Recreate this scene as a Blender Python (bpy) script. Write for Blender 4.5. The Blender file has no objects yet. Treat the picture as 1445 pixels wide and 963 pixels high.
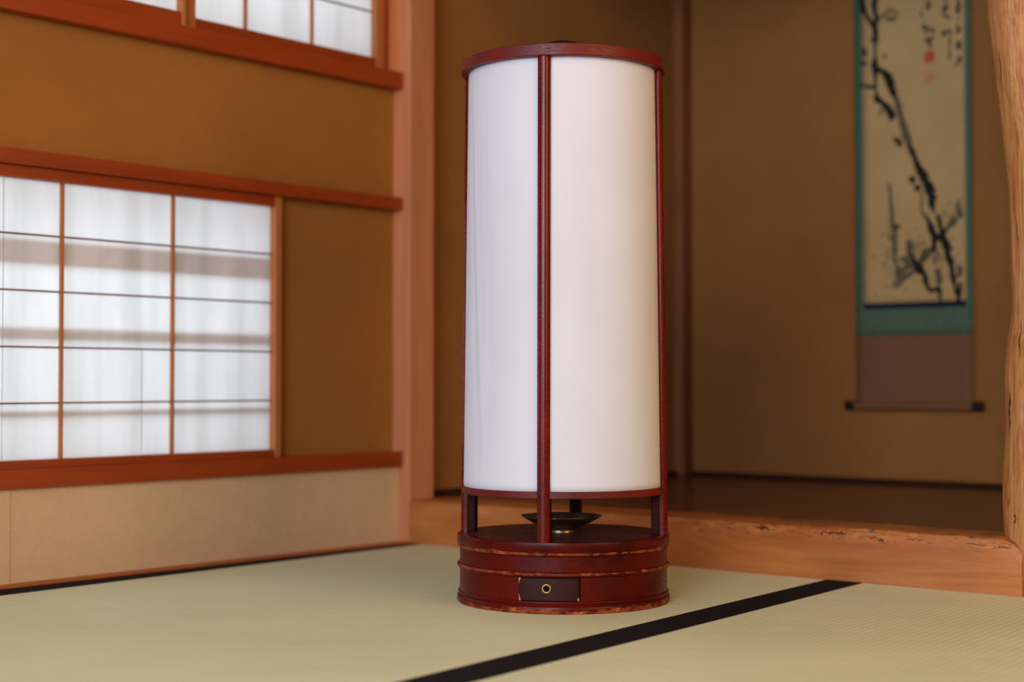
import bpy, bmesh, math, random
from mathutils import Vector, Matrix
random.seed(7)
COL = bpy.context.scene.collection
PI = math.pi

# ---------------------------------------------------------------- helpers
def link(o): COL.objects.link(o); return o

def thing(name, loc=(0,0,0), rotz=0.0, label=None, cat=None, group=None, kind=None):
    o = link(bpy.data.objects.new(name, None)); o.empty_display_size = .05
    o.location = loc; o.rotation_euler = (0,0,rotz)
    tag(o, label, cat, group, kind); return o

def tag(o, label=None, cat=None, group=None, kind=None):
    if label: o['label'] = label
    if cat: o['category'] = cat
    if group: o['group'] = group
    if kind: o['kind'] = kind
    return o

def part(name, bm, mat, parent=None, smooth=False, bevel=0.0, seg=2, loc=None, rotz=0):
    bmesh.ops.recalc_face_normals(bm, faces=bm.faces)
    me = bpy.data.meshes.new(name); bm.to_mesh(me); bm.free()
    if smooth:
        for p in me.polygons: p.use_smooth = True
    me.materials.append(mat)
    o = link(bpy.data.objects.new(name, me))
    if parent: o.parent = parent
    if loc: o.location = loc
    if rotz: o.rotation_euler.z = rotz
    if bevel:
        m = o.modifiers.new('Bevel', 'BEVEL'); m.width = bevel; m.segments = seg
        m.limit_method = 'ANGLE'; m.angle_limit = math.radians(40)
        if not smooth:
            for p in me.polygons: p.use_smooth = True
        w = o.modifiers.new('WN', 'WEIGHTED_NORMAL'); w.keep_sharp = False
    return o

def box(bm, x0,x1,y0,y1,z0,z1, M=None):
    v = [bm.verts.new(Vector(c)) for c in ((x0,y0,z0),(x1,y0,z0),(x1,y1,z0),(x0,y1,z0),(x0,y0,z1),(x1,y0,z1),(x1,y1,z1),(x0,y1,z1))]
    if M:
        for q in v: q.co = M @ q.co
    for f in ((0,3,2,1),(4,5,6,7),(0,1,5,4),(1,2,6,5),(2,3,7,6),(3,0,4,7)): bm.faces.new([v[i] for i in f])
    return bm

def B(*a, M=None): return box(bmesh.new(), *a, M=M)

def struct(name, bm, mat, parent=None, **k):
    o = part(name, bm, mat, parent, **k)
    if not parent: o['kind'] = 'structure'
    return o

def lathe(prof, n=128, a0=0, a1=2*PI, wear=None, cap=False):
    """profile of (r,z); closed ring unless a0/a1 given; optional wear value per profile point"""
    bm = bmesh.new(); full = abs(a1-a0-2*PI) < 1e-6
    lay = bm.verts.layers.float.new('wear')
    cols = []
    for i in range(n if full else n+1):
        a = a0+(a1-a0)*i/n; c, s = math.cos(a), math.sin(a); col = []
        for j, (r, z) in enumerate(prof):
            v = bm.verts.new((r*c, r*s, z))
            v[lay] = wear[j] if wear else 0.0
            col.append(v)
        cols.append(col)
    m = len(cols)
    for i in range(m if full else m-1):
        A, D = cols[i], cols[(i+1) % m]
        for j in range(len(prof)-1): bm.faces.new((A[j], D[j], D[j+1], A[j+1]))
    if cap and full:
        bm.faces.new([c[0] for c in cols]); bm.faces.new([c[-1] for c in cols])
    bmesh.ops.remove_doubles(bm, verts=bm.verts, dist=1e-6)
    return bm

def prism(pts, z0, z1):
    bm = bmesh.new()
    a = [bm.verts.new((x,y,z0)) for x,y in pts]; b = [bm.verts.new((x,y,z1)) for x,y in pts]
    bm.faces.new(a[::-1]); bm.faces.new(b)
    for i in range(len(pts)):
        j = (i+1) % len(pts); bm.faces.new((a[i],a[j],b[j],b[i]))
    return bm

# ---------------------------------------------------------------- materials
def srgb(r,g,b):
    f = lambda c: (c/255/12.92) if c/255 <= .04045 else ((c/255+.055)/1.055)**2.4
    return (f(r), f(g), f(b), 1)

class NT:
    def __init__(s, name):
        s.m = bpy.data.materials.new(name); s.m.use_nodes = True
        s.t = s.m.node_tree; s.n = s.t.nodes; s.l = s.t.links
        s.p = s.n['Principled BSDF']; s.out = s.n['Material Output']
        s.tc = s.n.new('ShaderNodeTexCoord')
    def node(s, t, **k):
        o = s.n.new(t)
        for a, v in k.items():
            if a.startswith('i_'): o.inputs[a[2:].replace('_',' ')].default_value = v
            else: setattr(o, a, v)
        return o
    def map(s, scale=(1,1,1), rot=(0,0,0), loc=(0,0,0)):
        o = s.n.new('ShaderNodeMapping'); o.inputs['Scale'].default_value = scale
        o.inputs['Rotation'].default_value = rot; o.inputs['Location'].default_value = loc
        s.l.new(s.tc.outputs['Object'], o.inputs['Vector']); return o.outputs[0]
    def noise(s, vec, scale=5, detail=4, rough=.55, dist=0):
        o = s.n.new('ShaderNodeTexNoise'); o.inputs['Scale'].default_value = scale
        o.inputs['Detail'].default_value = detail; o.inputs['Roughness'].default_value = rough
        o.inputs['Distortion'].default_value = dist
        s.l.new(vec, o.inputs['Vector']); return o.outputs['Fac']
    def ramp(s, fac, stops):
        o = s.n.new('ShaderNodeValToRGB'); e = o.color_ramp.elements
        while len(e) < len(stops): e.new(.5)
        for q, (p, c) in zip(e, stops):
            q.position = p; q.color = c if not isinstance(c, (int, float)) else (c,c,c,1)
        s.l.new(fac, o.inputs[0]); return o.outputs[0]
    def mix(s, fac, a, b, mode='MIX'):
        o = s.n.new('ShaderNodeMix'); o.data_type = 'RGBA'; o.blend_type = mode
        for sock, v in ((o.inputs['Factor'], fac), (o.inputs[6], a), (o.inputs[7], b)):
            if hasattr(v, 'is_linked'): s.l.new(v, sock)
            else: sock.default_value = v
        return o.outputs[2]
    def math(s, op, a, b=0.0, c=None):
        o = s.n.new('ShaderNodeMath'); o.operation = op
        for i, v in enumerate((a, b) if c is None else (a, b, c)):
            if hasattr(v, 'is_linked'): s.l.new(v, o.inputs[i])
            else: o.inputs[i].default_value = v
        return o.outputs[0]
    def bump(s, h, strength=.3, dist=.001):
        o = s.n.new('ShaderNodeBump'); o.inputs['Strength'].default_value = strength
        o.inputs['Distance'].default_value = dist
        s.l.new(h, o.inputs['Height']); s.l.new(o.outputs[0], s.p.inputs['Normal']); return o.outputs[0]
    def base(s, v):
        if hasattr(v, 'is_linked'): s.l.new(v, s.p.inputs['Base Color'])
        else: s.p.inputs['Base Color'].default_value = v
    def set(s, **k):
        for a, v in k.items():
            i = s.p.inputs[a.replace('_',' ')]
            if hasattr(v, 'is_linked'): s.l.new(v, i)
            else: i.default_value = v

def dk(c, k): return (c[0]*k, c[1]*k, c[2]*k, 1)

def plain(name, c, rough=.6, metal=0, var=.12, scale=30, coat=0):
    t = NT(name); n = t.noise(t.map(), scale, 4)
    t.base(t.ramp(n, [(.3, dk(c,1-var)), (.7, dk(c,1+var))]))
    t.set(Roughness=rough, Metallic=metal, Coat_Weight=coat)
    if rough >= .7: t.p.inputs['Specular IOR Level'].default_value = .12
    return t.m

def wood(name, c, axis='X', rough=.5, contrast=.25, spec=.4, fine=1.0, coat=0, red=None):
    """grain stretched along axis"""
    t = NT(name)
    S = {'X':(1.2,14,14), 'Y':(14,1.2,14), 'Z':(14,14,1.2)}[axis]
    S2 = {'X':(3,150,150), 'Y':(150,3,150), 'Z':(150,150,3)}[axis]
    a = t.noise(t.map(S), 1.6*fine, 5, .6, .6)
    b = t.noise(t.map(S2), 1.4*fine, 3, .6)
    c2 = red if red else dk(c, 1+contrast)
    col = t.ramp(a, [(.28, dk(c,1-contrast)), (.5, c), (.72, c2)])
    col = t.mix(.35, col, t.ramp(b, [(.3, .55), (.65, 1.0)]), 'MULTIPLY')
    t.base(col); t.set(Roughness=rough, Coat_Weight=coat, Coat_Roughness=.25); t.p.inputs['Specular IOR Level'].default_value = spec
    t.bump(b, .25, .0006); return t.m

def plaster(name, c, var=.10):
    t = NT(name)
    a = t.noise(t.map(), 2.2, 4, .6); b = t.noise(t.map(), 320, 3, .7); d = t.noise(t.map(), 28, 4)
    col = t.ramp(a, [(.3, dk(c,1-var)), (.7, dk(c,1+var))])
    col = t.mix(.3, col, t.ramp(b, [(.3, .6), (.7, 1.15)]), 'MULTIPLY')
    col = t.mix(.15, col, t.ramp(d, [(.3, .7), (.7, 1.1)]), 'MULTIPLY')
    t.base(col); t.set(Roughness=.95); t.p.inputs['Specular IOR Level'].default_value = .1
    t.bump(b, .35, .0008); return t.m

def tatami_mat():
    t = NT('woven_rush')
    w = t.node('ShaderNodeTexWave', wave_type='BANDS', bands_direction='X', wave_profile='SIN')
    w.inputs['Scale'].default_value = 1/.0128*(2*PI/20)   # one ridge every 13 mm
    w.inputs['Distortion'].default_value = .9; w.inputs['Detail'].default_value = 2
    w.inputs['Detail Scale'].default_value = 4
    t.l.new(t.map(), w.inputs['Vector'])
    st = t.noise(t.map((18,1100,1)), 1, 3, .6)             # single rushes
    big = t.noise(t.map((1,1,1)), 2.5, 3, .5)
    blot = t.noise(t.map((3,60,1)), 2.0, 3, .6)
    c = srgb(201,181,131)
    col = t.ramp(big, [(.3, srgb(213,215,174)), (.7, srgb(225,226,188))])
    col = t.mix(.30, col, t.ramp(st, [(.3, .72), (.7, 1.06)]), 'MULTIPLY')
    col = t.mix(.25, col, t.ramp(blot, [(.3, srgb(205,212,180)), (.7, srgb(255,244,228))]), 'MULTIPLY')
    col = t.mix(.13, col, t.ramp(w.outputs['Fac'], [(.0, .5), (.35, 1.0), (1, 1.0)]), 'MULTIPLY')
    t.base(col); t.set(Roughness=.62); t.p.inputs['Specular IOR Level'].default_value = .3
    h = t.math('ADD', t.math('MULTIPLY', w.outputs['Fac'], 1.0), t.math('MULTIPLY', st, .35))
    t.bump(h, .48, .0008); return t.m

def lacquer(name, c, dark, rough=.28, spec=.4, chip=srgb(168,86,38), worn=False, axis=None):
    t = NT(name)
    a = t.noise(t.map(), 9, 5, .6); sc = t.noise(t.map((60,60,260)), 1.2, 4, .7)
    col = t.ramp(a, [(.3, dark), (.68, c)])
    r = t.ramp(sc, [(.35, rough*.8), (.7, rough*1.5)])
    if worn:
        at = t.node('ShaderNodeAttribute', attribute_name='wear')
        n = t.noise(t.map((60,60,160)), 1, 6, .7); n2 = t.noise(t.map((3,3,3)), 2.2, 3)
        k = t.math('ADD', t.math('MULTIPLY', n, .55), t.math('MULTIPLY', n2, .55))
        k = t.math('ADD', k, t.math('MULTIPLY', t.math('SUBTRACT', at.outputs['Fac'], 1), .6))
        f = t.ramp(k, [(.51, 0.0), (.58, 1.0)])
        specks = t.noise(t.map(), 130, 2); f2 = t.ramp(specks, [(.76, 0.0), (.79, 1.0)])
        f = t.math('MAXIMUM', f, t.math('MULTIPLY', f2, .8))
        chipc = t.ramp(t.noise(t.map(), 60, 3), [(.35, srgb(96,34,14)), (.6, srgb(150,70,30)), (.8, srgb(196,124,66))])
        col = t.mix(f, col, chipc)
        r = t.mix(f, r, (.75,.75,.75,1))
    t.base(col); t.set(Roughness=r); t.p.inputs['Specular IOR Level'].default_value = spec
    t.bump(sc, .03, .0003)
    return t.m

def fabric():
    t = NT('lamp_fabric')
    w1 = t.noise(t.map((900,900,40)), 1, 2); w2 = t.noise(t.map((40,40,900)), 1, 2); b = t.noise(t.map((1,1,.5)), 6, 3)
    col = t.mix(.5, t.ramp(w1, [(.3, .97), (.7, 1.0)]), t.ramp(w2, [(.3, .97), (.7, 1.0)]))
    col = t.mix(1.0, col, t.ramp(b, [(.3, srgb(222,219,223)), (.7, srgb(231,228,232))]), 'MULTIPLY')
    t.base(col); t.set(Roughness=.85); t.p.inputs['Specular IOR Level'].default_value = .15
    t.bump(t.math('ADD', w1, w2), .03, .0003)
    tr = t.node('ShaderNodeBsdfTranslucent'); t.l.new(col, tr.inputs[0])
    mx = t.node('ShaderNodeMixShader'); mx.inputs[0].default_value = .22
    t.l.new(t.p.outputs[0], mx.inputs[1]); t.l.new(tr.outputs[0], mx.inputs[2]); t.l.new(mx.outputs[0], t.out.inputs[0])
    return t.m

def paper(name='shoji_paper', k=.8, tint=(1,1,1,1)):
    t = NT(name)
    fib = t.noise(t.map((40,30,6)), 1, 4, .7); st = t.noise(t.map((1,13,.6)), 1, 3, .55)
    f = t.mix(1.0, t.ramp(fib, [(.3, .94), (.7, 1.0)]), t.ramp(st, [(.3, srgb(238,240,238)), (.55, srgb(252,254,255)), (.8, 1.0)]), 'MULTIPLY')
    f = t.mix(1.0, f, tint, 'MULTIPLY')
    t.base(f); t.set(Roughness=.9)
    t.p.inputs['Specular IOR Level'].default_value = .1
    tr = t.node('ShaderNodeBsdfTranslucent'); t.l.new(f, tr.inputs[0])
    mx = t.node('ShaderNodeMixShader'); mx.inputs[0].default_value = k
    t.l.new(t.p.outputs[0], mx.inputs[1]); t.l.new(tr.outputs[0], mx.inputs[2]); t.l.new(mx.outputs[0], t.out.inputs[0])
    return t.m

def log_wood():
    """peeled natural log: fibrous vertical grain, pale fibres with their sheen painted into the colour, short dark checks"""
    t = NT('natural_log')
    a = t.noise(t.map((22,22,2.0)), 1.5, 6, .68, 1.6)
    b = t.noise(t.map((210,210,7)), 1.2, 4, .7, .3)
    e = t.noise(t.map((90,90,3.5), loc=(5,2,1)), 1.0, 4, .65, .8)
    s = t.noise(t.map((60,60,3.2)), 1.3, 3, .6, .4)
    col = t.ramp(a, [(.28, srgb(142,84,38)), (.44, srgb(188,118,60)), (.54, srgb(204,146,84)), (.66, srgb(176,92,42)), (.8, srgb(150,74,34))])
    col = t.mix(.55, col, t.ramp(b, [(.3, .55), (.62, 1.1)]), 'MULTIPLY')
    col = t.mix(t.ramp(e, [(.60, 0.0), (.72, .55)]), col, srgb(226,178,130))  # lightened streaks paint the shine of the fibres
    col = t.mix(t.ramp(s, [(.68, 0.0), (.75, .8)]), col, srgb(66,36,20))
    t.base(col); t.set(Roughness=t.ramp(e, [(.55, .5), (.72, .28)]))
    t.bump(t.math('ADD', a, t.math('ADD', t.math('MULTIPLY', b, .7), t.math('MULTIPLY', e, .8))), .7, .004); return t.m

def sill_wood():
    """one plank of zelkova: soft cloudy long grain, a rough wane with small dark scars along its upper edge"""
    t = NT('sill_wood')
    a = t.noise(t.map((1.6,9,11)), 1.5, 6, .6, .7)
    b = t.noise(t.map((5,150,150)), 1.2, 4, .65)
    cl = t.noise(t.map((6,14,14)), 1.0, 5, .7)
    col = t.ramp(a, [(.25, srgb(150,80,32)), (.45, srgb(172,102,46)), (.6, srgb(184,118,62)), (.8, srgb(164,84,36))])
    col = t.mix(.35, col, t.ramp(b, [(.3, .7), (.65, 1.05)]), 'MULTIPLY')
    col = t.mix(.3, col, t.ramp(cl, [(.35, srgb(190,170,140)), (.65, srgb(255,236,214))]), 'MULTIPLY')
    sep = t.node('ShaderNodeSeparateXYZ'); t.l.new(t.tc.outputs['Object'], sep.inputs[0])
    z = t.ramp(t.math('MULTIPLY', sep.outputs['Z'], 10), [(.62, 0.0), (.82, 1.0)])
    x = t.ramp(sep.outputs['X'], [(.55, 0.0), (.80, 1.0)])
    n = t.noise(t.map((18,40,90)), 1, 6, .78, 2.2)
    k = t.math('MULTIPLY', t.math('MULTIPLY', z, x), t.ramp(n, [(.545, 0.0), (.60, 1.0)]))
    n3 = t.noise(t.map((14,20,60), loc=(3,1,2)), 1, 5, .75, 1.4)
    col = t.mix(t.math('MULTIPLY', t.math('MULTIPLY', z, .35), t.ramp(n3, [(.54, 0.0), (.68, 1.0)])), col, srgb(222,160,98))
    n4 = t.noise(t.map((10,20,40), loc=(7,1,2)), 1, 5, .7, 1.0)
    col = t.mix(t.math('MULTIPLY', t.math('MULTIPLY', z, .6), t.ramp(n4, [(.55, 0.0), (.65, 1.0)])), col, srgb(190,82,24))
    col = t.mix(t.math('MULTIPLY', k, .9), col, srgb(58,30,16))
    t.base(col); t.set(Roughness=.48); t.p.inputs['Specular IOR Level'].default_value = .35
    t.bump(t.math('ADD', a, t.math('MULTIPLY', t.math('MULTIPLY', n, z), 1.2)), .4, .003); return t.m

M = dict(
 rail=wood('red_cedar_y', srgb(149,58,15), 'Y', .42, .22),
 railz=wood('red_cedar_z', srgb(166,83,29), 'Z', .45, .2),
 lattice=wood('pale_cedar', srgb(176,104,50), 'Z', .5, .15),
 kumiko=wood('shaded_cedar_y', srgb(120,66,34), 'Y', .55, .15),  # cross bars: backlit shade put into a darker cedar colour
 post=wood('planed_cedar', srgb(194,123,78), 'Z', .5, .16),
 backpost=wood('alcove_cedar', srgb(142,82,44), 'Z', .5, .16),
 plaster=plaster('juraku_plaster', srgb(154,97,42)),
 plaster2=plaster('alcove_plaster', srgb(156,102,52)),
 wain=plaster('wainscot_paper', srgb(200,164,123), .05),
 ceil=wood('ceiling_boards', srgb(190,160,125), 'Y', .6, .12),
 afloor=wood('dark_polished_boards', srgb(98,48,22), 'X', .3, .2, .5, coat=.3),
 base=wood('dark_baseboard', srgb(58,32,18), 'X', .7, .15, .08),
 sill=sill_wood(), log=log_wood(), tatami=tatami_mat(),
 heri=plain('black_border_cloth', srgb(22,18,17), .95, var=.2, scale=300),
 lac=lacquer('red_lacquer', srgb(104,11,4), srgb(76,6,2), .24, .26),
 lach=lacquer('hoop_lacquer', srgb(112,24,10), srgb(72,12,6), .42, .3),
 lacw=lacquer('worn_red_lacquer', srgb(86,11,3), srgb(50,6,2), .28, .14, worn=True),
 lacd=lacquer('dark_lacquer', srgb(78,38,26), srgb(54,24,17), .4, .3),
 dleg=lacquer('dark_red_lacquer', srgb(54,12,8), srgb(34,8,6), .5, .06),
 drawer=lacquer('drawer_lacquer', srgb(48,15,11), srgb(24,11,10), .4, .14, worn=True),
 gap=plain('drawer_gap', srgb(16,6,5), .9),
 chip=plain('bare_wood_chip', srgb(190,120,70), .8, var=.25, scale=200),
 brass=plain('aged_brass', srgb(150,120,70), .4, 1.0, .3, 400),
 bronze=plain('dark_bronze', srgb(112,94,70), .2, .85, .3, 60),
 iron=plain('black_iron', srgb(30,26,26), .5, .6, .2, 100),
 fabric=fabric(), paper=paper(), reed=paper('outer_batten', .6, (.80,.66,.60,1)),
 silk=plain('teal_silk', srgb(83,107,83), .7, var=.12, scale=60),
 silkb=plain('brown_silk', srgb(127,85,58), .75, var=.07, scale=20),
 blue=plain('navy_brocade', srgb(26,34,56), .8, var=.4, scale=40),
 parch=plain('aged_paper', srgb(193,158,104), .85, var=.08, scale=6),
 ink=plain('black_ink', srgb(34,34,30), .8, var=.3, scale=60),
 inkt=plain('calligraphy_ink', srgb(74,66,50), .85, var=.2, scale=60),
 inkg=plain('grey_ink', srgb(98,89,68), .85, var=.25, scale=80),
 seal=plain('red_seal_ink', srgb(190,84,58), .8, var=.15, scale=120),
 seal2=plain('faded_seal_ink', srgb(196,132,96), .85, var=.12, scale=120),
 crack=plain('dark_crack', srgb(52,28,16), .9, var=.2),
 knob=plain('black_roller_end', srgb(24,20,20), .35, var=.1),
)
def _cloth(m, k):  # brocade: fine woven bump
    pass
STROKES = {'ink': [[(0.5472, 1.4184, 0.00683), (0.5428, 1.363, 0.00683), (0.5427, 1.3369, 0.00585), (0.5466, 1.3158, 0.00488), (0.5442, 1.2694, 0.00488), (0.5441, 1.2396, 0.00312), (0.5439, 1.2135, 0.00341), (0.5417, 1.1914, 0.00683), (0.5436, 1.1651, 0.0039), (0.5453, 1.1257, 0.00341)],
 [(0.5417, 1.1839, 0.0039), (0.5598, 1.1742, 0.00585), (0.5778, 1.159, 0.00975), (0.5877, 1.1374, 0.00975), (0.5955, 1.1143, 0.00683), (0.6014, 1.0988, 0.0039)],
 [(0.5454, 1.1276, 0.00195), (0.5472, 1.1031, 0.00585), (0.5673, 1.0879, 0.00585), (0.5832, 1.0657, 0.00731), (0.595, 1.0423, 0.00585)],
 [(0.5454, 1.1332, 0.0039), (0.5169, 1.1384, 0.00312), (0.4965, 1.1465, 0.00293)],
 [(0.5021, 1.3881, 0.00585), (0.5081, 1.3609, 0.00683), (0.5121, 1.3415, 0.00683), (0.5202, 1.3253, 0.0039), (0.5323, 1.3048, 0.0039), (0.5423, 1.2809, 0.0039)],
 [(0.5094, 1.2405, 0.00293), (0.5154, 1.2247, 0.00488), (0.5174, 1.217, 0.00195)],
 [(0.5092, 1.2068, 0.0039), (0.5132, 1.1932, 0.00488)],
 [(0.6361, 0.9719, 0.0039), (0.6439, 0.9583, 0.00585), (0.6516, 0.9393, 0.00585), (0.6631, 0.9109, 0.0078), (0.6766, 0.8897, 0.00878), (0.6899, 0.8632, 0.00878), (0.6975, 0.8408, 0.00878), (0.7012, 0.8188, 0.0078), (0.6953, 0.8047, 0.00488)],
 [(0.7125, 0.7891, 0.00293), (0.72, 0.7651, 0.00488), (0.7293, 0.7321, 0.00683), (0.7386, 0.7009, 0.00683), (0.7478, 0.6645, 0.00585), (0.7551, 0.6248, 0.00488), (0.766, 0.5778, 0.00341)],
 [(0.6836, 0.7838, 0.00293), (0.695, 0.7613, 0.00585), (0.7044, 0.7353, 0.00585), (0.7235, 0.7234, 0.00585)],
 [(0.7044, 0.7317, 0.00585), (0.7042, 0.7028, 0.00488), (0.7022, 0.6921, 0.00293)],
 [(0.7203, 0.5542, 0.00195), (0.7187, 0.5902, 0.0039), (0.7149, 0.5994, 0.0039), (0.6957, 0.5947, 0.00488), (0.6842, 0.6096, 0.00488), (0.6767, 0.6353, 0.00585), (0.6651, 0.6503, 0.00878), (0.6496, 0.6547, 0.00683)],
 [(0.6613, 0.6542, 0.00683), (0.6497, 0.6766, 0.00488), (0.644, 0.6914, 0.00293)],
 [(0.7677, 0.5527, 0.00488), (0.7718, 0.5883, 0.0039), (0.7738, 0.6133, 0.00293)],
 [(0.5967, 0.9959, 0.00293), (0.6046, 0.986, 0.00585), (0.6125, 0.9778, 0.00488), (0.6184, 0.9699, 0.00195)],
 [(0.6395, 0.8892, 0.0039), (0.6473, 0.8812, 0.00683), (0.6531, 0.8734, 0.00293)],
 [(0.6569, 0.8676, 0.00293), (0.6608, 0.8582, 0.00585), (0.6627, 0.8508, 0.00293)]], 'grey': [[(0.6014, 1.1025, 0.0039), (0.6072, 1.0797, 0.00488), (0.613, 1.057, 0.00488), (0.6188, 1.0342, 0.00439), (0.6265, 1.0114, 0.00488), (0.6323, 0.9888, 0.00585), (0.6381, 0.9699, 0.0039)],
 [(0.5799, 0.8793, 0.00176), (0.5837, 0.8476, 0.00234), (0.5894, 0.8011, 0.00332), (0.5931, 0.7603, 0.0039), (0.5968, 0.7178, 0.0039), (0.5946, 0.6866, 0.00332), (0.6023, 0.6532, 0.00244), (0.6061, 0.6218, 0.00195)],
 [(0.5506, 1.3133, 0.00293), (0.5648, 1.315, 0.00293), (0.5749, 1.3246, 0.00195), (0.5929, 1.3257, 0.00146), (0.6088, 1.3159, 0.00146), (0.6028, 1.3038, 0.00146), (0.5888, 1.3022, 0.00195), (0.5748, 1.3135, 0.00195)],
 [(0.5748, 1.3116, 0.00293), (0.5908, 1.3056, 0.00244), (0.5988, 1.3137, 0.00156)],
 [(0.53, 1.2621, 0.00293), (0.5462, 1.2561, 0.0039), (0.5563, 1.2603, 0.00244)],
 [(0.5661, 1.2125, 0.00293), (0.5741, 1.2077, 0.00293)],
 [(0.5833, 1.0842, 0.00195), (0.5672, 1.0767, 0.00195), (0.553, 1.0579, 0.00195)],
 [(0.5692, 1.0765, 0.00195), (0.5591, 1.0721, 0.00146)],
 [(0.6344, 0.7285, 0.00293), (0.6382, 0.7064, 0.00585), (0.638, 0.6844, 0.00488), (0.6496, 0.662, 0.0039)],
 [(0.6284, 0.7142, 0.00244), (0.6461, 0.7205, 0.00244)],
 [(0.6613, 0.6578, 0.00488), (0.6751, 0.6789, 0.00488), (0.6868, 0.6929, 0.00585), (0.7041, 0.6956, 0.00293)],
 [(0.6693, 0.6865, 0.0039), (0.681, 0.6895, 0.00585), (0.6886, 0.6746, 0.00293)],
 [(0.577, 0.7392, 0.00293), (0.589, 0.7329, 0.00341), (0.597, 0.7398, 0.00244)],
 [(0.5931, 0.7603, 0.00293), (0.6031, 0.7634, 0.0039), (0.6091, 0.7703, 0.00195)],
 [(0.6535, 0.6545, 0.0039), (0.632, 0.6592, 0.0039), (0.6142, 0.649, 0.00488), (0.5984, 0.657, 0.00293)],
 [(0.6379, 0.6662, 0.00293), (0.6223, 0.6779, 0.0039), (0.6104, 0.6748, 0.00293)],
 [(0.6495, 0.6438, 0.00293), (0.6298, 0.6355, 0.0039), (0.614, 0.6233, 0.0039), (0.602, 0.611, 0.00293), (0.5902, 0.617, 0.00195)],
 [(0.6181, 0.6488, 0.00293), (0.6062, 0.6365, 0.00293), (0.5943, 0.6462, 0.00195)],
 [(0.739, 0.7513, 0.00293), (0.7504, 0.7614, 0.00488), (0.7581, 0.7698, 0.00488), (0.7525, 0.7792, 0.00293)],
 [(0.7274, 0.7376, 0.0039), (0.7428, 0.7547, 0.00293)],
 [(0.7641, 0.8143, 0.00195), (0.7696, 0.7996, 0.0039), (0.7751, 0.7848, 0.00488), (0.7807, 0.7755, 0.00293)],
 [(0.7697, 0.8103, 0.00195), (0.7773, 0.8187, 0.00244)],
 [(0.7115, 0.6518, 0.00293), (0.7152, 0.63, 0.00488), (0.7169, 0.6047, 0.0039)],
 [(0.704, 0.6811, 0.00293), (0.7116, 0.6627, 0.00293)],
 [(0.7443, 0.7096, 0.00293), (0.7537, 0.693, 0.0039)],
 [(0.7479, 0.6717, 0.00293), (0.7591, 0.6604, 0.0039)],
 [(0.7685, 0.6564, 0.00293), (0.774, 0.6418, 0.0039), (0.7664, 0.6243, 0.00293)],
 [(0.7568, 0.6068, 0.00293), (0.7626, 0.6173, 0.00195)],
 [(0.672, 0.7918, 0.00244), (0.6855, 0.7873, 0.00293)],
 [(0.6685, 0.8503, 0.00146), (0.6723, 0.8318, 0.00195), (0.6701, 0.8029, 0.00146), (0.6778, 0.7842, 0.00195)],
 [(0.6934, 0.8085, 0.00195), (0.7087, 0.7929, 0.00293)],
 [(0.7042, 0.6992, 0.00293), (0.7156, 0.6841, 0.00195)]], 'text': [[(0.6876, 1.3408, 0.00195), (0.6952, 1.3286, 0.00293), (0.6913, 1.3146, 0.00293)],
 [(0.6718, 1.3157, 0.00146), (0.6776, 1.2984, 0.00176)],
 [(0.6816, 1.3234, 0.00146), (0.701, 1.3241, 0.00146)],
 [(0.6755, 1.2767, 0.00341), (0.6851, 1.2681, 0.0039), (0.685, 1.2571, 0.00195)],
 [(0.6929, 1.2706, 0.00146), (0.7044, 1.2598, 0.00341), (0.7082, 1.252, 0.00195)],
 [(0.6811, 1.254, 0.00146), (0.6947, 1.2594, 0.00146)],
 [(0.681, 1.2339, 0.00195), (0.6927, 1.2378, 0.00332), (0.7101, 1.2427, 0.00195)],
 [(0.6869, 1.2441, 0.00146), (0.6965, 1.23, 0.00341), (0.6964, 1.2154, 0.00234)],
 [(0.747, 1.319, 0.0039), (0.7393, 1.3111, 0.00488), (0.7335, 1.3029, 0.00341)],
 [(0.7297, 1.298, 0.00146), (0.7468, 1.2882, 0.00215), (0.7544, 1.2817, 0.00146)],
 [(0.7338, 1.33, 0.00195), (0.7471, 1.3334, 0.00195)],
 [(0.7332, 1.2558, 0.00341), (0.735, 1.2465, 0.00634), (0.7312, 1.2434, 0.00293)],
 [(0.7427, 1.2562, 0.00195), (0.7522, 1.2495, 0.00293), (0.7521, 1.2404, 0.00195)],
 [(0.7502, 1.2371, 0.00146), (0.75, 1.2082, 0.00176), (0.7498, 1.1793, 0.00234)],
 [(0.7718, 1.3314, 0.00195), (0.7755, 1.3164, 0.0039), (0.7716, 1.3008, 0.00439), (0.7772, 1.291, 0.00195)],
 [(0.7659, 1.3071, 0.00146), (0.7829, 1.3081, 0.00146)],
 [(0.7676, 1.2816, 0.00146), (0.7808, 1.276, 0.00146)],
 [(0.7694, 1.2687, 0.00146), (0.775, 1.2517, 0.00293), (0.7673, 1.2419, 0.00195)],
 [(0.7655, 1.2494, 0.00146), (0.7825, 1.2488, 0.00146)],
 [(0.7748, 1.2247, 0.00293), (0.7747, 1.2121, 0.00536), (0.7727, 1.2016, 0.00293)],
 [(0.7672, 1.2185, 0.00146), (0.7822, 1.2183, 0.00146)],
 [(0.7745, 1.1869, 0.00195), (0.7781, 1.1739, 0.00293), (0.7686, 1.1661, 0.00234), (0.7629, 1.1578, 0.00146)],
 [(0.7688, 1.1805, 0.00146), (0.7838, 1.1713, 0.00195)]]}
LW1, LW2, LG, LG2, LR, LR2, WB = 7.2, 7.6, 50, 110, 6, 33, .28
CW, CG, CG2, CR = (.93,1,1.10), (.44,.62,1.0), (.90,.98,1.10), (1.0,.70,.36)
FST = 2.2; EXPO = 0.0
# ================================================================ THE ROOM
XW = -.05          # plaster face of the left wall
CEIL = 2.35
Y0 = -4.3          # wall behind the camera
X1 = 3.7           # right wall

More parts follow.
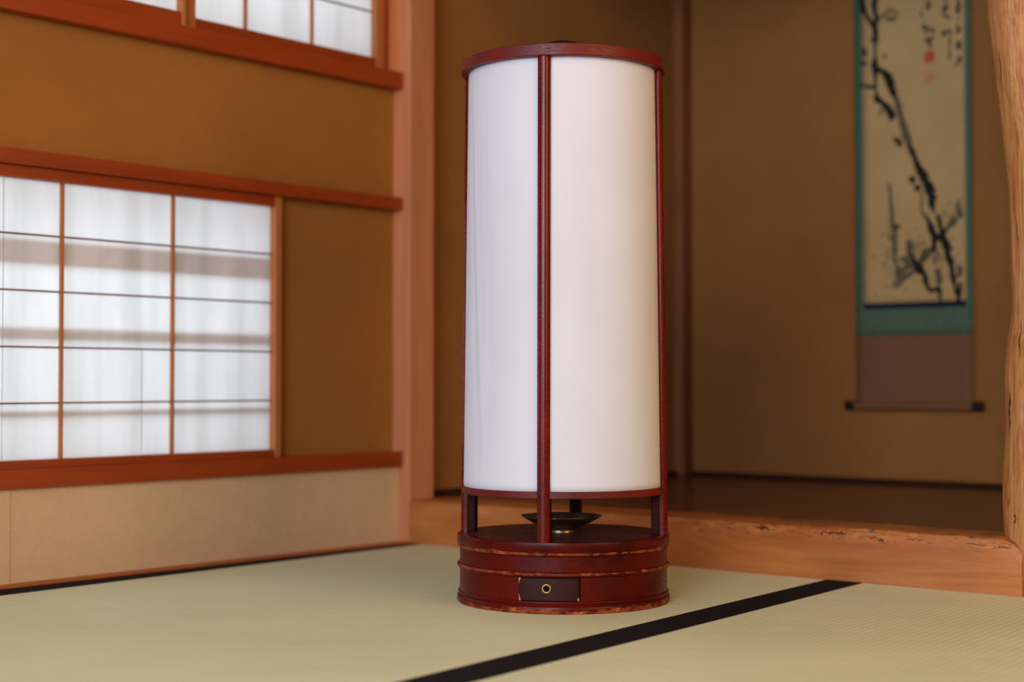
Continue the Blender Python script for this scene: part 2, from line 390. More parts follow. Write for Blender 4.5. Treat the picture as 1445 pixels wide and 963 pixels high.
struct('floor', B(-.3,X1+.1,Y0-.1,.0,-.12,-.035), wood('floor_boards', srgb(150,110,75)))
struct('ceiling', B(-.3,X1+.1,Y0-.1,1.5,CEIL,CEIL+.08), M['ceil'])

# left wall, with the two window openings left free
bm = bmesh.new()
T = -.16
box(bm, T,XW, Y0,.0, .0,.205)                   # below the lower window
box(bm, T,XW, -.37,.0, .205,.749)               # beside it, towards the corner
box(bm, T,XW, Y0,-1.42, .205,.749)
box(bm, T,XW, Y0,.0, .749,1.06)
box(bm, T,XW, -.043,.0, 1.06,1.75)
box(bm, T,XW, Y0,-1.25, 1.06,1.75)
box(bm, T,XW, Y0,.0, 1.75,CEIL)
wl = struct('wall_left', bm, M['plaster'])
part('paper_wainscot', B(XW,-.03, -1.0,-.0, 0,.172), M['wain'], wl, bevel=.001)
part('paper_wainscot', B(XW,-.0285, -2.0,-.9965, 0,.172), M['wain'], wl, bevel=.001)
part('paper_wainscot', B(XW,-.03, Y0,-2.0, 0,.172), M['wain'], wl)
struct('baseboard_left', B(-.05,.006, Y0,-.001, -.035,.0035), M['railz'])

# rails of the left wall (kamoi, sills)
def rail(n, z0, z1, xf=-.018, y0=Y0, y1=-.0005):
    return struct('trim_%d' % n, B(XW-.002,xf, y0,y1, z0,z1), M['rail'], bevel=.0015)
rail(1, .171, .205)
rail(2, .749, .7765)
rail(3, 1.0225, 1.061)
struct('trim_10', B(XW-.03,-.036, -.0295,-.0005, 1.061,1.75), M['post'])
struct('trim_4', B(XW-.03,-.036, -.045,-.029, 1.061,1.75), M['rail'], bevel=.001)
rail(5, 1.75, 1.785)

# shoji windows
def shoji(n, xf, ya, yb, z0, z1, st, rt, rb, mun, kum, batt=(), seams=()):
    """sliding paper screen between ya (far end) and yb, front face at x = xf"""
    w = thing('window_%d' % n, (xf, (ya+yb)/2, z0), kind='structure')
    oy, oz = (ya+yb)/2, z0
    def L(*a):
        x0,x1,y0_,y1_,za,zb = a; return B(x0-xf,x1-xf,y0_-oy,y1_-oy,za-oz,zb-oz)
    bx = xf-.022
    part('stile', L(bx,xf, yb-st,yb, z0,z1), M['lattice'], w, bevel=.0015)
    part('stile', L(bx,xf, ya,ya+(.042 if n == 2 else st), z0,z1), M['lattice'], w, bevel=.0015)
    part('top_rail', L(bx+.0005,xf-.0005, ya+st,yb-st, z1-rt,z1), M['rail'], w, bevel=.001)
    part('bottom_rail', L(bx+.0005,xf-.0005, ya+st,yb-st, z0,z0+rb), M['rail'], w, bevel=.001)
    for y in mun:
        part('upright_bar', L(xf-.0165,xf-.0098, y-.003,y+.003, z0+rb,z1-rt), M['lattice'], w)
    for z in kum:
        part('cross_bar', L(xf-.0166,xf-.0115, ya+st,yb-st, z-.0016,z+.0016), M['kumiko'], w)
    part('shoji_paper', L(xf-.0185,xf-.0168, ya+st*.6,yb-st*.6, z0+rb*.6,z1-rt*.6), M['paper'], w)
    for y, za, zb in seams:
        part('paper_joint', L(xf-.0168,xf-.0163, y-.0007,y+.0007, za,zb), M['paper'], w)
    for za, zb in batt:
        part('outer_batten', L(xf-.0285,xf-.0225, ya-.02,yb+.0, za,zb), M['reed'], w)
    return w
shoji(1, -.030, -1.403, -.355, .205, .7488, .018, .022, .0155,
      (-.630,-.8845,-1.139), (.6275,.526,.424,.3225), ((.574,.618),(.438,.459),(.298,.309)),
      ((-1.004,.222,.73),(-.700,.2235,.422)))
shoji(2, -.040, -.62, -.045, 1.061, 1.7498, .021, .03, .026,
      (-.2514,-.4386), (1.193,1.302,1.411,1.52,1.63))
shoji(3, -.0195, -1.24, -.618, 1.061, 1.7498, .011, .03, .026,
      (-.79,-.95,-1.09), (1.193,1.302,1.411,1.52,1.63))

# corner post of the alcove
struct('trim_6', B(-.085,0, 0,.083, -.02,CEIL), M['post'], bevel=.003)

# alcove: side wall, back wall, floor
YB, XS = 1.21, -.062
AZ = .0965
struct('wall_alcove_left', B(-.16,XS, .083,1.36, -.02,CEIL), M['plaster2'])
struct('wall_alcove_back', B(-.16,1.75, YB,1.36, -.02,CEIL), M['plaster2'])
struct('wall_alcove_right', B(1.66,1.75, .16,YB, -.02,CEIL), M['plaster2'])
struct('trim_7', B(-.10,-.034, 1.158,YB+.01, AZ,CEIL), M['backpost'], bevel=.003)
struct('baseboard_alcove_back', B(-.03,1.66, YB-.012,YB, AZ,AZ+.013), M['base'])
struct('baseboard_alcove_left', B(XS,XS+.012, .083,1.158, AZ,AZ+.013), M['base'])
struct('floor_alcove', B(-.16,1.75, .115,YB+.02, .05,AZ-.001), M['afloor'])
struct('trim_8', B(-.0,1.40, .02,.11, 1.45,1.56), wood('lintel', srgb(140,84,48), 'X'), bevel=.004)
struct('wall_over_alcove', B(-.0,1.40, .035,.095, 1.56,CEIL), M['plaster2'])

# wall right of the pillar, right wall, wall behind the camera (its screens slid open to the garden)
struct('wall_front_right', B(1.535,X1, .055,.16, -.02,CEIL), M['plaster'])
struct('trim_9', B(1.555,X1, .002,.055, -.03,.09), M['rail'])
WHITE = plaster('pale_plaster', srgb(200,180,150))
bm = bmesh.new()
box(bm, X1,X1+.1, Y0,.16, 0,.35); box(bm, X1,X1+.1, Y0,.16, 2.15,CEIL)
box(bm, X1,X1+.1, Y0,-3.7, .35,2.15); box(bm, X1,X1+.1, -.2,.16, .35,2.15)
struct('wall_right', bm, M['plaster'])
bm = bmesh.new()
box(bm, -.16,.1, Y0-.1,Y0, 0,CEIL); box(bm, .1,X1, Y0-.1,Y0, 2.2,CEIL); box(bm, 3.5,X1, Y0-.1,Y0, 0,2.2)
struct('wall_back', bm, M['plaster'])

# ---------------------------------------------------------------- alcove sill (one squared log with a natural edge)
def sill():
    bm = bmesh.new(); n = 90; xs = []
    x0, x1 = .0, 1.409
    rows = []
    rr = random.Random(3)
    ph = [rr.uniform(0,6) for _ in range(6)]
    for i in range(n+1):
        x = x0+(x1-x0)*i/n
        amp = max(0, min(1, (x-.35)/.4))
        wv = .0009*math.sin(17*x+ph[0])+.0007*math.sin(43*x+ph[1])+.0005*math.sin(101*x+ph[2])
        wf = .0014*math.sin(13*x+ph[3])+.0012*math.sin(37*x+ph[4])+.0006*math.sin(90*x+ph[5])
        top = .0968+amp*wv
        ch = .006+amp*(.004+wf*1.5)
        if x > 1.36:
            u = (x-1.36)/.049; top = .0968-.022*u**2.2
        prof = [(0,.0),(0,.03),(0,top-ch-.012),(.0008+amp*.0012+wf*amp*.4,top-ch),(.003+amp*.003,top-.002),(.009+amp*.006,top),(.06,max(top,.0))]
        prof += [(.116,top),(.116,.0)]
        rows.append([bm.verts.new((x,y,z)) for y,z in prof])
    for a, b in zip(rows, rows[1:]):
        for j in range(len(a)-1): bm.faces.new((a[j],b[j],b[j+1],a[j+1]))
        bm.faces.new((a[-1],b[-1],b[0],a[0]))
    bm.faces.new(rows[0]); bm.faces.new(rows[-1][::-1])
    o = part('alcove_sill', bm, M['sill'], smooth=True)
    o.data.set_sharp_from_angle(angle=math.radians(35))
    rs = random.Random(4)
    for x0, x1, zc, wd in ((.890,.925,.0885,.0030),(.900,.915,.0930,.0016),(1.03,1.07,.0865,.0016),(1.062,1.085,.0870,.0022),(1.032,1.036,.083,.003),(1.125,1.150,.0835,.0014),(1.146,1.158,.0800,.0020),(.86,.89,.0905,.0010),(1.20,1.235,.0855,.0008)):
        bm = bmesh.new(); A = []; Bv = []; Q = 12
        for q in range(Q+1):
            x = x0+(x1-x0)*q/Q; w_ = wd*math.sin(PI*(q+.4)/(Q+.8))*rs.uniform(.45,1.3); z = zc+.0016*math.sin(q*1.1+x0*90)
            A.append(bm.verts.new((x,-.003,z-w_))); Bv.append(bm.verts.new((x,-.003,z+w_)))
        for q in range(Q): bm.faces.new((A[q],A[q+1],Bv[q+1],Bv[q]))
        bmesh.ops.subdivide_edges(bm, edges=bm.edges, cuts=2, use_grid_fill=True)
        ck = part('bark_scar', bm, M['crack'], o)
        sw = ck.modifiers.new('W','SHRINKWRAP'); sw.target = o; sw.wrap_method = 'NEAREST_SURFACEPOINT'; sw.wrap_mode = 'ABOVE_SURFACE'; sw.offset = .0004
    tag(o, 'thick raised wooden sill with a rough natural upper edge across the front of the alcove', 'sill')
    return o
sill()

# ---------------------------------------------------------------- natural log pillar
def pillar():
    tab = [(0,.1300),(.092,.1300),(.165,.1300),(.264,.1275),(.340,.1251),(.389,.1242),(.437,.1199),(.452,.1173),(.486,.1135),(.568,.1131),
           (.629,.1148),(.708,.1194),(.752,.1226),(.798,.1269),(.839,.1325),(.884,.1386),(.938,.1423),(.968,.1445),(.984,.1479),(1.025,.1499),
           (1.1,.1518),(1.3,.153),(1.6,.150),(2.35,.145)]
    tab = [(z, r-.030) for z, r in tab]
    def R(z):
        for (a,ra),(b,rb) in zip(tab, tab[1:]):
            if a <= z <= b: return ra+(rb-ra)*(z-a)/(b-a)
        return tab[-1][1]
    bm = bmesh.new(); n = 72; rows = []
    rr = random.Random(5); P = [[rr.uniform(0,6.28) for _ in range(4)] for _ in range(5)]
    z = 0.0
    while z <= CEIL+.001:
        row = []
        for i in range(n):
            a = 2*PI*i/n
            left = max(0, -math.cos(a-math.radians(16)))      # 1 on the side turned to the alcove
            r = R(z)
            k = 1-left
            r += k*(.006*math.sin(2*a+P[0][0]+1.3*z)+.004*math.sin(3*a+P[1][0]-2.1*z)+.0022*math.sin(7*a+P[2][0]+4*z))
            r += .0009*math.sin(23*a+P[3][0]+9*z)+.0007*math.sin(37*a-14*z+P[4][0])+.0012*math.sin(31*z+P[0][2]+a)*math.sin(4*a)
            row.append(bm.verts.new((r*math.cos(a), r*math.sin(a), z)))
        rows.append(row); z += .0125
    for A, D in zip(rows, rows[1:]):
        for i in range(n): bm.faces.new((A[i],A[(i+1)%n],D[(i+1)%n],D[i]))
    bm.faces.new(rows[0]); bm.faces.new(rows[-1])
    o = part('alcove_pillar', bm, M['log'], smooth=True, loc=(1.475+PD[0],.095+PD[1],0))
    for a0, z0, z1, wd in ((-134,.268,.345,.0026),(-139,.300,.338,.0012),(-133,.150,.164,.0012),(-136.5,.150,.160,.0010),(-124,.118,.140,.0014),(-128,.585,.640,.0012),(-120,.40,.47,.0014),(-131,.86,.93,.0012)):
        bm = bmesh.new(); L_ = []; R_ = []; Q = 14
        for q in range(Q+1):
            zz = z0+(z1-z0)*q/Q; w_ = wd*math.sin(PI*(q+.3)/(Q+.6))*rr.uniform(.6,1.2)
            aa = math.radians(a0)+.012*math.sin(q*.9+a0)
            r_ = R(zz)+.0032
            L_.append(bm.verts.new((r_*math.cos(aa-w_/r_), r_*math.sin(aa-w_/r_), zz))); R_.append(bm.verts.new((r_*math.cos(aa+w_/r_), r_*math.sin(aa+w_/r_), zz)))
        for q in range(Q): bm.faces.new((L_[q],L_[q+1],R_[q+1],R_[q]))
        ck = part('crack', bm, M['crack'], o)
        sw = ck.modifiers.new('W','SHRINKWRAP'); sw.target = o; sw.wrap_method = 'NEAREST_SURFACEPOINT'; sw.wrap_mode = 'ABOVE_SURFACE'; sw.offset = .0006
    tag(o, 'natural log pillar with wavy peeled side standing at the right end of the alcove sill', 'pillar')
PD = (-.0296,.0048)       # the trunk is slimmer than its distance to the fitted axis
pillar()

# ---------------------------------------------------------------- tatami mats
ANG = math.atan(.0708)
def tatami(name, quad, borders, label, k):
    """quad in world x,y; local frame turned with the weave"""
    cx = sum(p[0] for p in quad)/4; cy = sum(p[1] for p in quad)/4
    R = Matrix.Rotation(-ANG, 2)
    loc = lambda p: tuple(R @ Vector((p[0]-cx, p[1]-cy)))
    t = thing(name, (cx,cy,-.035), ANG, label, 'mat', 'tatami mats on the floor')
    part('woven_top', prism([loc(p) for p in quad], 0,.035), M['tatami'], t, bevel=.0015)
    for q in borders:
        part('cloth_border', prism([loc(p) for p in q], .0345,.0362), M['heri'], t)
sm = lambda y: 1.0797-.0708*y         # the seam
YE = -2.35
tatami('tatami_mat', [(.007,-.001),(.007,YE),(sm(YE)-.0004,YE),(sm(0)-.0004,-.001)],
       [[(.010,-.001),(.010,YE),(.1155,YE),(.038,-.001)],
        [(sm(0)-.036,-.001),(sm(YE)-.036,YE),(sm(YE)-.0004,YE),(sm(0)-.0004,-.001)]],
       'tatami mat on which the lamp stands, reaching to the papered left wall', 0)
tatami('tatami_mat', [(sm(0)+.0004,-.001),(sm(YE)+.0004,YE),(sm(YE)+1.13,YE),(sm(0)+1.13,-.001)],
       [[(sm(0)+.0004,-.0025),(sm(YE)+.0004,YE),(sm(YE)+.036,YE),(sm(0)+.036,-.0025)],
        [(sm(0)+1.094,-.001),(sm(YE)+1.094,YE),(sm(YE)+1.13,YE),(sm(0)+1.13,-.001)]],
       'tatami mat right of the black seam, in front of the log pillar', 1)

# ---------------------------------------------------------------- the floor lamp (andon)
LC = (.834,-.5128,0)
vx, vy = 2.4609-LC[0], -2.6126+.5128
VA = math.atan2(vy, vx)                    # bearing of the front of the lamp
lamp = thing('paper_floor_lamp', LC, VA, 'tall cylindrical andon floor lamp with white shade and red lacquered frame on tatami', 'lamp')
# local +X now points to the front; +Y to the right seen from the front
prof = [(.150,.0),(.1735,.0),(.1757,.0025),(.1757,.0105),(.1738,.0128),(.1722,.0135),(.1722,.0148),(.1740,.0157),(.1745,.0175),(.1738,.0190),
        (.1715,.0197),(.1715,.0565),(.1738,.0572),(.1755,.0590),(.1757,.0610),(.1752,.0630),(.1735,.0645),(.1715,.0650),(.1712,.0885),(.1730,.0895),(.1742,.0915),(.1742,.0940),
        (.1755,.0955),(.1757,.1085),(.1752,.1104),(.1735,.1110),(.155,.1106)]
wr =   [1.0,1.06,1.12,.80,.55,.35,.3,.55,.66,.5,
        .15,.15,.7,.85,.95,.95,.8,.35,.25,.75,1.05,1.08,
        .85,.35,.80,.70,.1]
base = part('drum_base', lathe(prof, 160, wear=wr), M['lacw'], lamp, smooth=True)
base.data.set_sharp_from_angle(angle=math.radians(50))
top = part('base_top', lathe([(.0001,.098),(.166,.098),(.166,.1106),(.0001,.1106)], 128), M['lacd'], lamp, smooth=True)
top.data.set_sharp_from_angle(angle=math.radians(50)); top['label'] = 'dark brown lacquered top board of the drum'
# drawer
def sector(r0, r1, a0, a1, z0, z1, n=16, wear=.9, rnd=0):
    bm = bmesh.new(); lay = bm.verts.layers.float.new('wear'); g = []
    for i in range(n+1):
        a = a0+(a1-a0)*i/n; row = []
        for r, z in ((r0,z0),(r1,z0),(r1,z1),(r0,z1)):
            v = bm.verts.new((r*math.cos(a), r*math.sin(a), z)); v[lay] = wear; row.append(v)
        g.append(row)
    for A, D in zip(g, g[1:]):
        for j in range(4): bm.faces.new((A[j],D[j],D[(j+1)%4],A[(j+1)%4]))
    bm.faces.new(g[0]); bm.faces.new(g[-1][::-1]); return bm
ac, hw = -.1355, .2775
dg = part('drawer_opening', sector(.16,.1718, ac-hw-.004,ac+hw+.018, .0197,.0568), M['gap'], lamp)
dr = part('drawer', sector(.155,.1727, ac-hw,ac+hw, .0203,.0553, wear=.35), M['drawer'], lamp, bevel=.0012)
dr['label'] = 'small curved drawer front, almost black'
# bare-wood chips at the corners of the drawer
def chip(pts):
    bm = bmesh.new(); vs0 = []; vs1 = []
    for u, z in pts:
        a = ac+u
        vs0.append(bm.verts.new((.1722*math.cos(a), .1722*math.sin(a), z))); vs1.append(bm.verts.new((.1731*math.cos(a), .1731*math.sin(a), z)))
    bm.faces.new(vs0[::-1]); bm.faces.new(vs1)
    for i in range(len(pts)):
        j = (i+1)%len(pts); bm.faces.new((vs0[i],vs0[j],vs1[j],vs1[i]))
    return bm
part('worn_corner', chip([(-hw,.0552),(-hw+.022,.0553),(-hw+.006,.0505),(-hw+.001,.0455)]), M['chip'], dr)
part('worn_corner', chip([(-hw,.0315),(-hw+.003,.0295),(-hw+.016,.0232),(-hw+.019,.0203),(-hw+.004,.0203),(-hw+.001,.026)]), M['chip'], dr)
part('worn_corner', chip([(hw,.0204),(hw,.0262),(hw-.005,.0250),(hw-.014,.0232),(hw-.012,.0218),(hw-.006,.0204)]), M['chip'], dr)
# drawer pull: brass ring plate with a dark socket
bm = bmesh.new()
R_, r_ = .0062, .0018
for i in range(32):
    for j in range(10):
        a = 2*PI*i/32; b = 2*PI*j/10
        bm.verts.new(((r_*.7*math.sin(b)), (R_+r_*math.cos(b))*math.cos(a), (R_+r_*math.cos(b))*math.sin(a)))
bm.verts.ensure_lookup_table()
for i in range(32):
    for j in range(10):
        bm.faces.new([bm.verts[k] for k in (i*10+j, ((i+1)%32)*10+j, ((i+1)%32)*10+(j+1)%10, i*10+(j+1)%10)])
pa = ac-.0155
ring = part('pull_ring', bm, M['brass'], dr, smooth=True, loc=(.1730*math.cos(pa), .1730*math.sin(pa), .0395), rotz=pa)
bm = bmesh.new(); bmesh.ops.create_cone(bm, cap_ends=True, segments=24, radius1=.0046, radius2=.003, depth=.002, matrix=Matrix.Rotation(PI/2,4,'Y'))
part('pull_socket', bm, M['gap'], dr, loc=(.1731*math.cos(pa), .1731*math.sin(pa), .0395), rotz=pa)

# hoops: the frame tapers slightly upward
ZR0, ZR1, ZT0, ZT1 = .1778, .1892, .8735, .8925
def hoop(ri, ro, z0, z1, e=.0012):
    return lathe([(ri,z0+e),(ri+e,z0),(ro-e,z0),(ro,z0+e),(ro,z1-e),(ro-e,z1),(ri+e,z1),(ri,z1-e),(ri,z0+e)], 160)
part('lower_hoop', hoop(.150,.1672,ZR0,ZR1), M['lach'], lamp, smooth=True).data.set_sharp_from_angle(angle=math.radians(30))
part('upper_hoop', hoop(.150,.1700,ZT0,ZT1), M['lach'], lamp, smooth=True).data.set_sharp_from_angle(angle=math.radians(30))
# four bars standing on the base
angs = [math.radians(-10.6), math.radians(80), math.radians(172), math.radians(260)]
def slanted(r0b, r1b, r0t, r1t, w, zb, zt):
    bm = bmesh.new(); v = []
    for z, a, b in ((zb,r0b,r1b),(zt,r0t,r1t)):
        for x, y in ((a,-w/2),(b,-w/2),(b,w/2),(a,w/2)): v.append(bm.verts.new((x,y,z)))
    for f in ((0,3,2,1),(4,5,6,7),(0,1,5,4),(1,2,6,5),(2,3,7,6),(3,0,4,7)): bm.faces.new([v[i] for i in f])
    return bm
def rounded_bar(rb, rt, w, th, zb, zt):
    """bar with a softly rounded outer face; rb, rt = outer radius at the bottom and the top"""
    bm = bmesh.new(); sec = [(-th,-w/2+.001),(-.0065,-w/2)]
    for q in range(13):
        t = -1+2*q/12; sec.append((-.0058*abs(t)**2.6-.0012*t*t, t*w/2))
    sec += [(-.0065,w/2),(-th,w/2-.001)]
    nz = 8; rows = []
    for k in range(nz+1):
        u = k/nz; rows.append([bm.verts.new((rb+(rt-rb)*u+x, y, zb+(zt-zb)*u)) for x, y in sec])
    for A, D in zip(rows, rows[1:]):
        for j in range(len(sec)): bm.faces.new((A[j],A[(j+1)%len(sec)],D[(j+1)%len(sec)],D[j]))
    bm.faces.new(rows[0][::-1]); bm.faces.new(rows[-1]); return bm
for a in angs:
    l = part('upright_bar', rounded_bar(.1742,.1664,.0205,.0125,.1100,ZT0+.002), M['lac'], lamp, smooth=True, rotz=a)
    l.data.set_sharp_from_angle(angle=math.radians(50))
    f = part('inner_post', slanted(.1475,.1613,.147,.1608,.0195,.1100,ZR0+.001), M['dleg'], lamp, bevel=.002, rotz=a)
# shade: a white cloth cylinder, slightly slack, with faint upright folds
def shade():
    bm = bmesh.new(); n, mz = 240, 60; rows = []
    for k in range(mz+1):
        u = k/mz; z = ZR1-.001+(ZT0-ZR1+.002)*u; row = []
        for i in range(n):
            a = 2*PI*i/n
            r = .1652+(.1568-.1652)*u
            for c in angs:                                       # bars press the cloth in
                d = (a-c+PI) % (2*PI)-PI
                r -= .0028*math.exp(-(d/.10)**2)
            w = math.sin(PI*min(1,max(0,u)))**.6
            aa = (a+PI) % (2*PI)-PI
            fold = lambda c0, sl, amp, wd: amp*math.exp(-((aa-c0-sl*(1-u))/wd)**2)
            r += w*(fold(-1.28,.32,-.0011,.035)+fold(-1.20,.34,.0010,.04)+fold(-.95,.22,-.0006,.05)+fold(-.55,.15,.0004,.06)+fold(.5,-.05,.0004,.08))
            r += w*.0004*math.sin(9*a+2*u)
            row.append(bm.verts.new((r*math.cos(a), r*math.sin(a), z)))
        rows.append(row)
    for A, D in zip(rows, rows[1:]):
        for i in range(n): bm.faces.new((A[i],A[(i+1)%n],D[(i+1)%n],D[i]))
    return bm
sh = part('lamp_shade', shade(), M['fabric'], lamp, smooth=True); sh['label'] = 'white cloth shade'
so = sh.modifiers.new('S','SOLIDIFY'); so.thickness = .0008; so.offset = -1
# cross bars under the upper hoop with the black ventilation cap
for a in (angs[0], angs[0]+PI/2):
    part('cross_bar', B(-.152,.152,-.009,.009,.876,.886) if a == angs[0] else B(-.152,.152,-.009,.009,.8768,.8868), M['lac'], lamp, bevel=.0015, rotz=a)
part('vent_cap', lathe([(.0001,.885),(.016,.885),(.016,.905),(.020,.912),(.029,.918),(.0295,.922),(.027,.9265),(.018,.929),(.0001,.930)], 48), M['iron'], lamp, smooth=True, loc=(.0,-.0005,0))

# ---------------------------------------------------------------- oil dish on the drum
dprof = [(.0001,.0),(.025,.0),(.0262,.0012),(.0250,.0030),(.0245,.0088),(.031,.0102),(.047,.0165),(.060,.0238),(.0668,.0276),(.0674,.0284),(.0668,.0290),(.0655,.0284),
         (.058,.0250),(.044,.0190),(.030,.0135),(.018,.0118),(.0001,.0115)]
dish = part('oil_dish', lathe(dprof, 96), M['bronze'], smooth=True, loc=(LC[0]-.002,LC[1]-.002,.1107))
tag(dish, 'shallow dark bronze footed oil dish resting on the drum under the white shade', 'dish')

# ---------------------------------------------------------------- hanging scroll
SY = 1.197                                        # face of the scroll
scroll = thing('hanging_scroll', (.644,SY,.2874), label='tall hanging scroll with ink plum branch painting, calligraphy and teal mount on alcove wall', cat='hanging scroll')
OX, OZ = .644, .2874
def sb(x0,x1,z0,z1,y0=0,y1=.0015): return B(x0-OX,x1-OX,y0,y1,z0-OZ,z1-OZ)
XL, XR = .4815, .8055
ZTOP = 1.98
def sheet(x0,x1,z0,z1,y,mat,name, wav=.0012):
    bm = bmesh.new(); nx, nz = 12, 60; g = []
    for k in range(nz+1):
        z = z0+(z1-z0)*k/nz
        g.append([bm.verts.new((x0+(x1-x0)*i/nx-OX, y+wav*math.sin(4.1*z+.5)*(2*i/nx-1)**2, z-OZ)) for i in range(nx+1)])
    for A, D in zip(g, g[1:]):
        for i in range(nx): bm.faces.new((A[i],A[i+1],D[i+1],D[i]))
    o = part(name, bm, mat, scroll, smooth=True); m = o.modifiers.new('S','SOLIDIFY'); m.thickness = .0008; m.offset = -1
    return o
sheet(XL,XR, .302,.4825, .0022, M['silkb'], 'lower_mount')
sheet(XL,XR, 1.85,ZTOP, .0022, M['silkb'], 'upper_mount')
sheet(XL,XR, .4815,1.852, .0020, M['silk'], 'teal_mount')
sheet(.5075,.789, .5655,1.70, .0010, M['parch'], 'painting_paper')
sheet(.5075,.789, .5510,.5660, .0011, M['blue'], 'navy_band')
def roller(z, r, x0, x1, mat, name, kr=None):
    bm = bmesh.new(); bmesh.ops.create_cone(bm, cap_ends=True, segments=32, radius1=r, radius2=r, depth=x1-x0, matrix=Matrix.Translation(((x0+x1)/2-OX,.0, z-OZ)) @ Matrix.Rotation(PI/2,4,'Y'))
    return part(name, bm, mat, scroll, smooth=False, bevel=.0015)
rl = roller(.2985,.0112,XL,XR,M['silkb'],'bottom_roller')
for x0,x1 in ((XL-.028,XL+.0005),(XR-.0005,XR+.027)):
    k = roller(.2995,.0125,x0,x1,M['knob'],'roller_knob')
roller(ZTOP,.007,XL,XR,M['knob'],'top_rod')
bm = bmesh.new()
for s in (-1,1):
    bmesh.ops.create_cone(bm, cap_ends=True, segments=8, radius1=.0012, radius2=.0012, depth=.14, matrix=Matrix.Translation((s*.055,.004,ZTOP+.04-OZ)) @ Matrix.Rotation(s*-math.radians(55),4,'Y'))
part('hanging_cord', bm, M['silk'], scroll)
def strokes(name, mat, sets, y0, seedv, WK=1.35):
    rr = random.Random(seedv); bm = bmesh.new()
    for si, s in enumerate(sets):
        # Catmull-Rom resample, ragged brush width
        P = [s[0]]+s+[s[-1]]; pts = []
        for i in range(1, len(P)-2):
            for q in range(6):
                t = q/6; f = lambda k: .5*(2*P[i][k]+(P[i+1][k]-P[i-1][k])*t+(2*P[i-1][k]-5*P[i][k]+4*P[i+1][k]-P[i+2][k])*t*t+(3*P[i][k]-P[i-1][k]-3*P[i+1][k]+P[i+2][k])*t**3)
                pts.append((f(0),f(1),max(.0007,f(2)*WK)))
        pts.append(s[-1])
        y = y0-.00002*(si % 12); A = []; Bv = []
        for i, (x,z,w) in enumerate(pts):
            a = pts[max(0,i-1)]; b = pts[min(len(pts)-1,i+1)]
            dx, dz = b[0]-a[0], b[1]-a[1]; l = math.hypot(dx,dz) or 1; nx, nz = -dz/l, dx/l
            e = .45 if i in (0,len(pts)-1) else 1
            w1 = w*e*rr.uniform(.6,1.45); w2 = w*e*rr.uniform(.6,1.45)
            A.append(bm.verts.new((x+nx*w1-OX,y,z+nz*w1-OZ))); Bv.append(bm.verts.new((x-nx*w2-OX,y,z-nz*w2-OZ)))
        for i in range(len(pts)-1): bm.faces.new((A[i],A[i+1],Bv[i+1],Bv[i]))
        # short side twigs and buds along the heavy strokes
    return part(name, bm, mat, scroll)
strokes('ink_branch', M['ink'], STROKES['ink'], -.0004, 1)
strokes('pale_ink_twigs', M['inkg'], STROKES['grey'], -.0002, 2, 1.8)
strokes('calligraphy', M['inkt'], STROKES['text'], -.0003, 3)
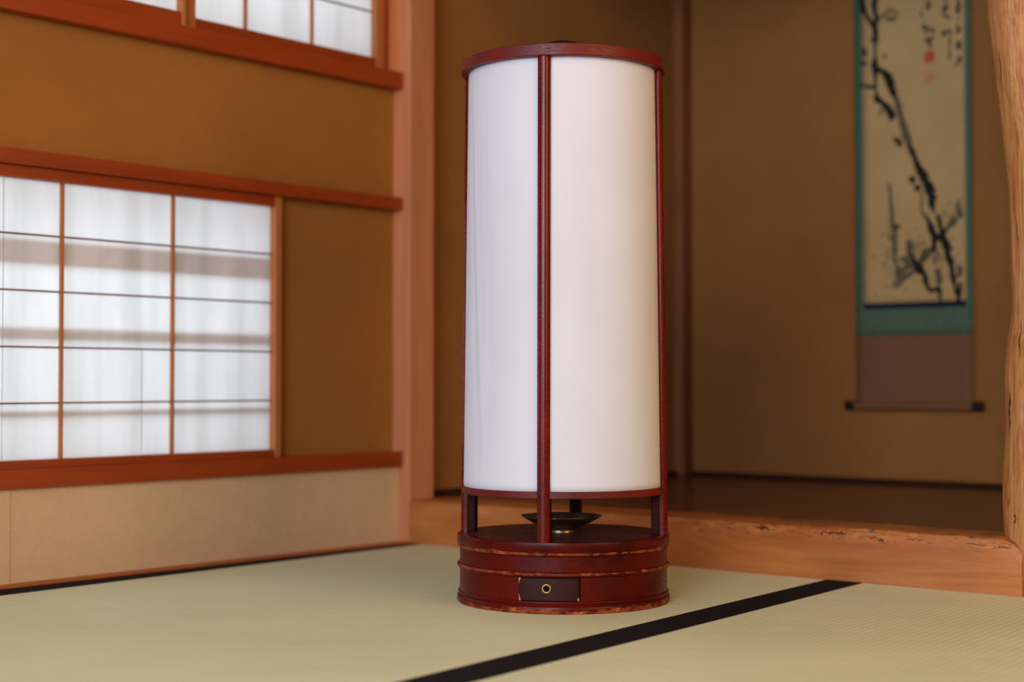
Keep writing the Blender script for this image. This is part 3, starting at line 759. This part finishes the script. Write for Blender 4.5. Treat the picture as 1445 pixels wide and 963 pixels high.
# blossoms and buds around the lower boughs
rr = random.Random(11); bm = bmesh.new()
for cx, cz, sx, sz, n in ((.60,.655,.05,.045,70),(.665,.70,.035,.03,40),(.745,.78,.03,.03,30),(.72,.66,.025,.06,30),(.585,1.33,.02,.012,8),(.765,.65,.016,.05,14),(.585,.735,.02,.05,12)):
    for _ in range(n):
        x, z = rr.gauss(cx,sx*.6), rr.gauss(cz,sz*.6); r = rr.uniform(.0018,.0042)
        if not (.51 < x < .785 and z > .575): continue
        k = rr.randint(5,7); ph = rr.random()
        bm.faces.new([bm.verts.new((x+r*rr.uniform(.6,1.3)*math.cos(2*PI*(i+ph)/k)-OX, -.00015, z+r*rr.uniform(.6,1.3)*math.sin(2*PI*(i+ph)/k)-OZ)) for i in range(k)])
part('plum_buds', bm, M['inkg'], scroll)['kind'] = 'stuff'
part('red_seal', sb(.6815,.7085,1.1785,1.2085,-.0003,.0005), M['seal'], scroll)
part('faded_seal', sb(.6815,.708,1.126,1.1535,-.0003,.0005), M['seal2'], scroll)

# ================================================================ LIGHT
def area(name, loc, rot, sx, sy, power, col, spread=None):
    l = bpy.data.lights.new(name, 'AREA'); l.shape = 'RECTANGLE'; l.size = sx; l.size_y = sy; l.energy = power; l.color = col
    if spread: l.spread = spread
    o = link(bpy.data.objects.new(name, l)); o.location = loc; o.rotation_euler = rot; return o
# daylight behind the paper windows of the left wall
area('window_daylight_low', (-.75,-.95,.48), (0,-PI/2,0), .9,1.7, LW1, CW)
area('window_daylight_high', (-.75,-.75,1.45), (0,-PI/2,0), .9,1.6, LW2, CW)
# daylight through the open screens behind the camera; added warm lamps for bounced light on the right
area('garden_daylight', (.95,Y0-.15,1.05), (PI/2-.12,0,0), 1.6,1.6, LG, CG)
area('garden_daylight_right', (2.65,Y0-.15,1.3), (PI/2-.12,0,0), 1.5,1.6, LG2, CG2)
area('right_warm_fill', (X1+.15,-2.75,1.3), (0,PI/2-.1,0), 1.5,1.7, LR, CR)
area('right_warm_fill_near', (X1+.15,-1.0,1.3), (0,PI/2-.1,0), 1.5,1.6, LR2, CR)
w = bpy.data.worlds.new('World'); bpy.context.scene.world = w; w.use_nodes = True
w.node_tree.nodes['Background'].inputs[0].default_value = (1,1,1,1); w.node_tree.nodes['Background'].inputs[1].default_value = WB

# ================================================================ CAMERA
cam = bpy.data.cameras.new('camera'); co = link(bpy.data.objects.new('camera', cam))
co.location = (2.46088,-2.61256,.36); co.rotation_euler = (math.radians(91.4887),0,math.radians(39.6))
cam.sensor_width = 36; cam.lens = 2251/1445*36; cam.clip_start = .05
cam.dof.use_dof = True; cam.dof.focus_distance = 2.50; cam.dof.aperture_fstop = FST
sc = bpy.context.scene; sc.camera = co
sc.view_settings.view_transform = 'Standard'; sc.view_settings.look = 'None'; sc.view_settings.gamma = 1
sc.view_settings.use_curve_mapping = False; sc.view_settings.exposure = EXPO
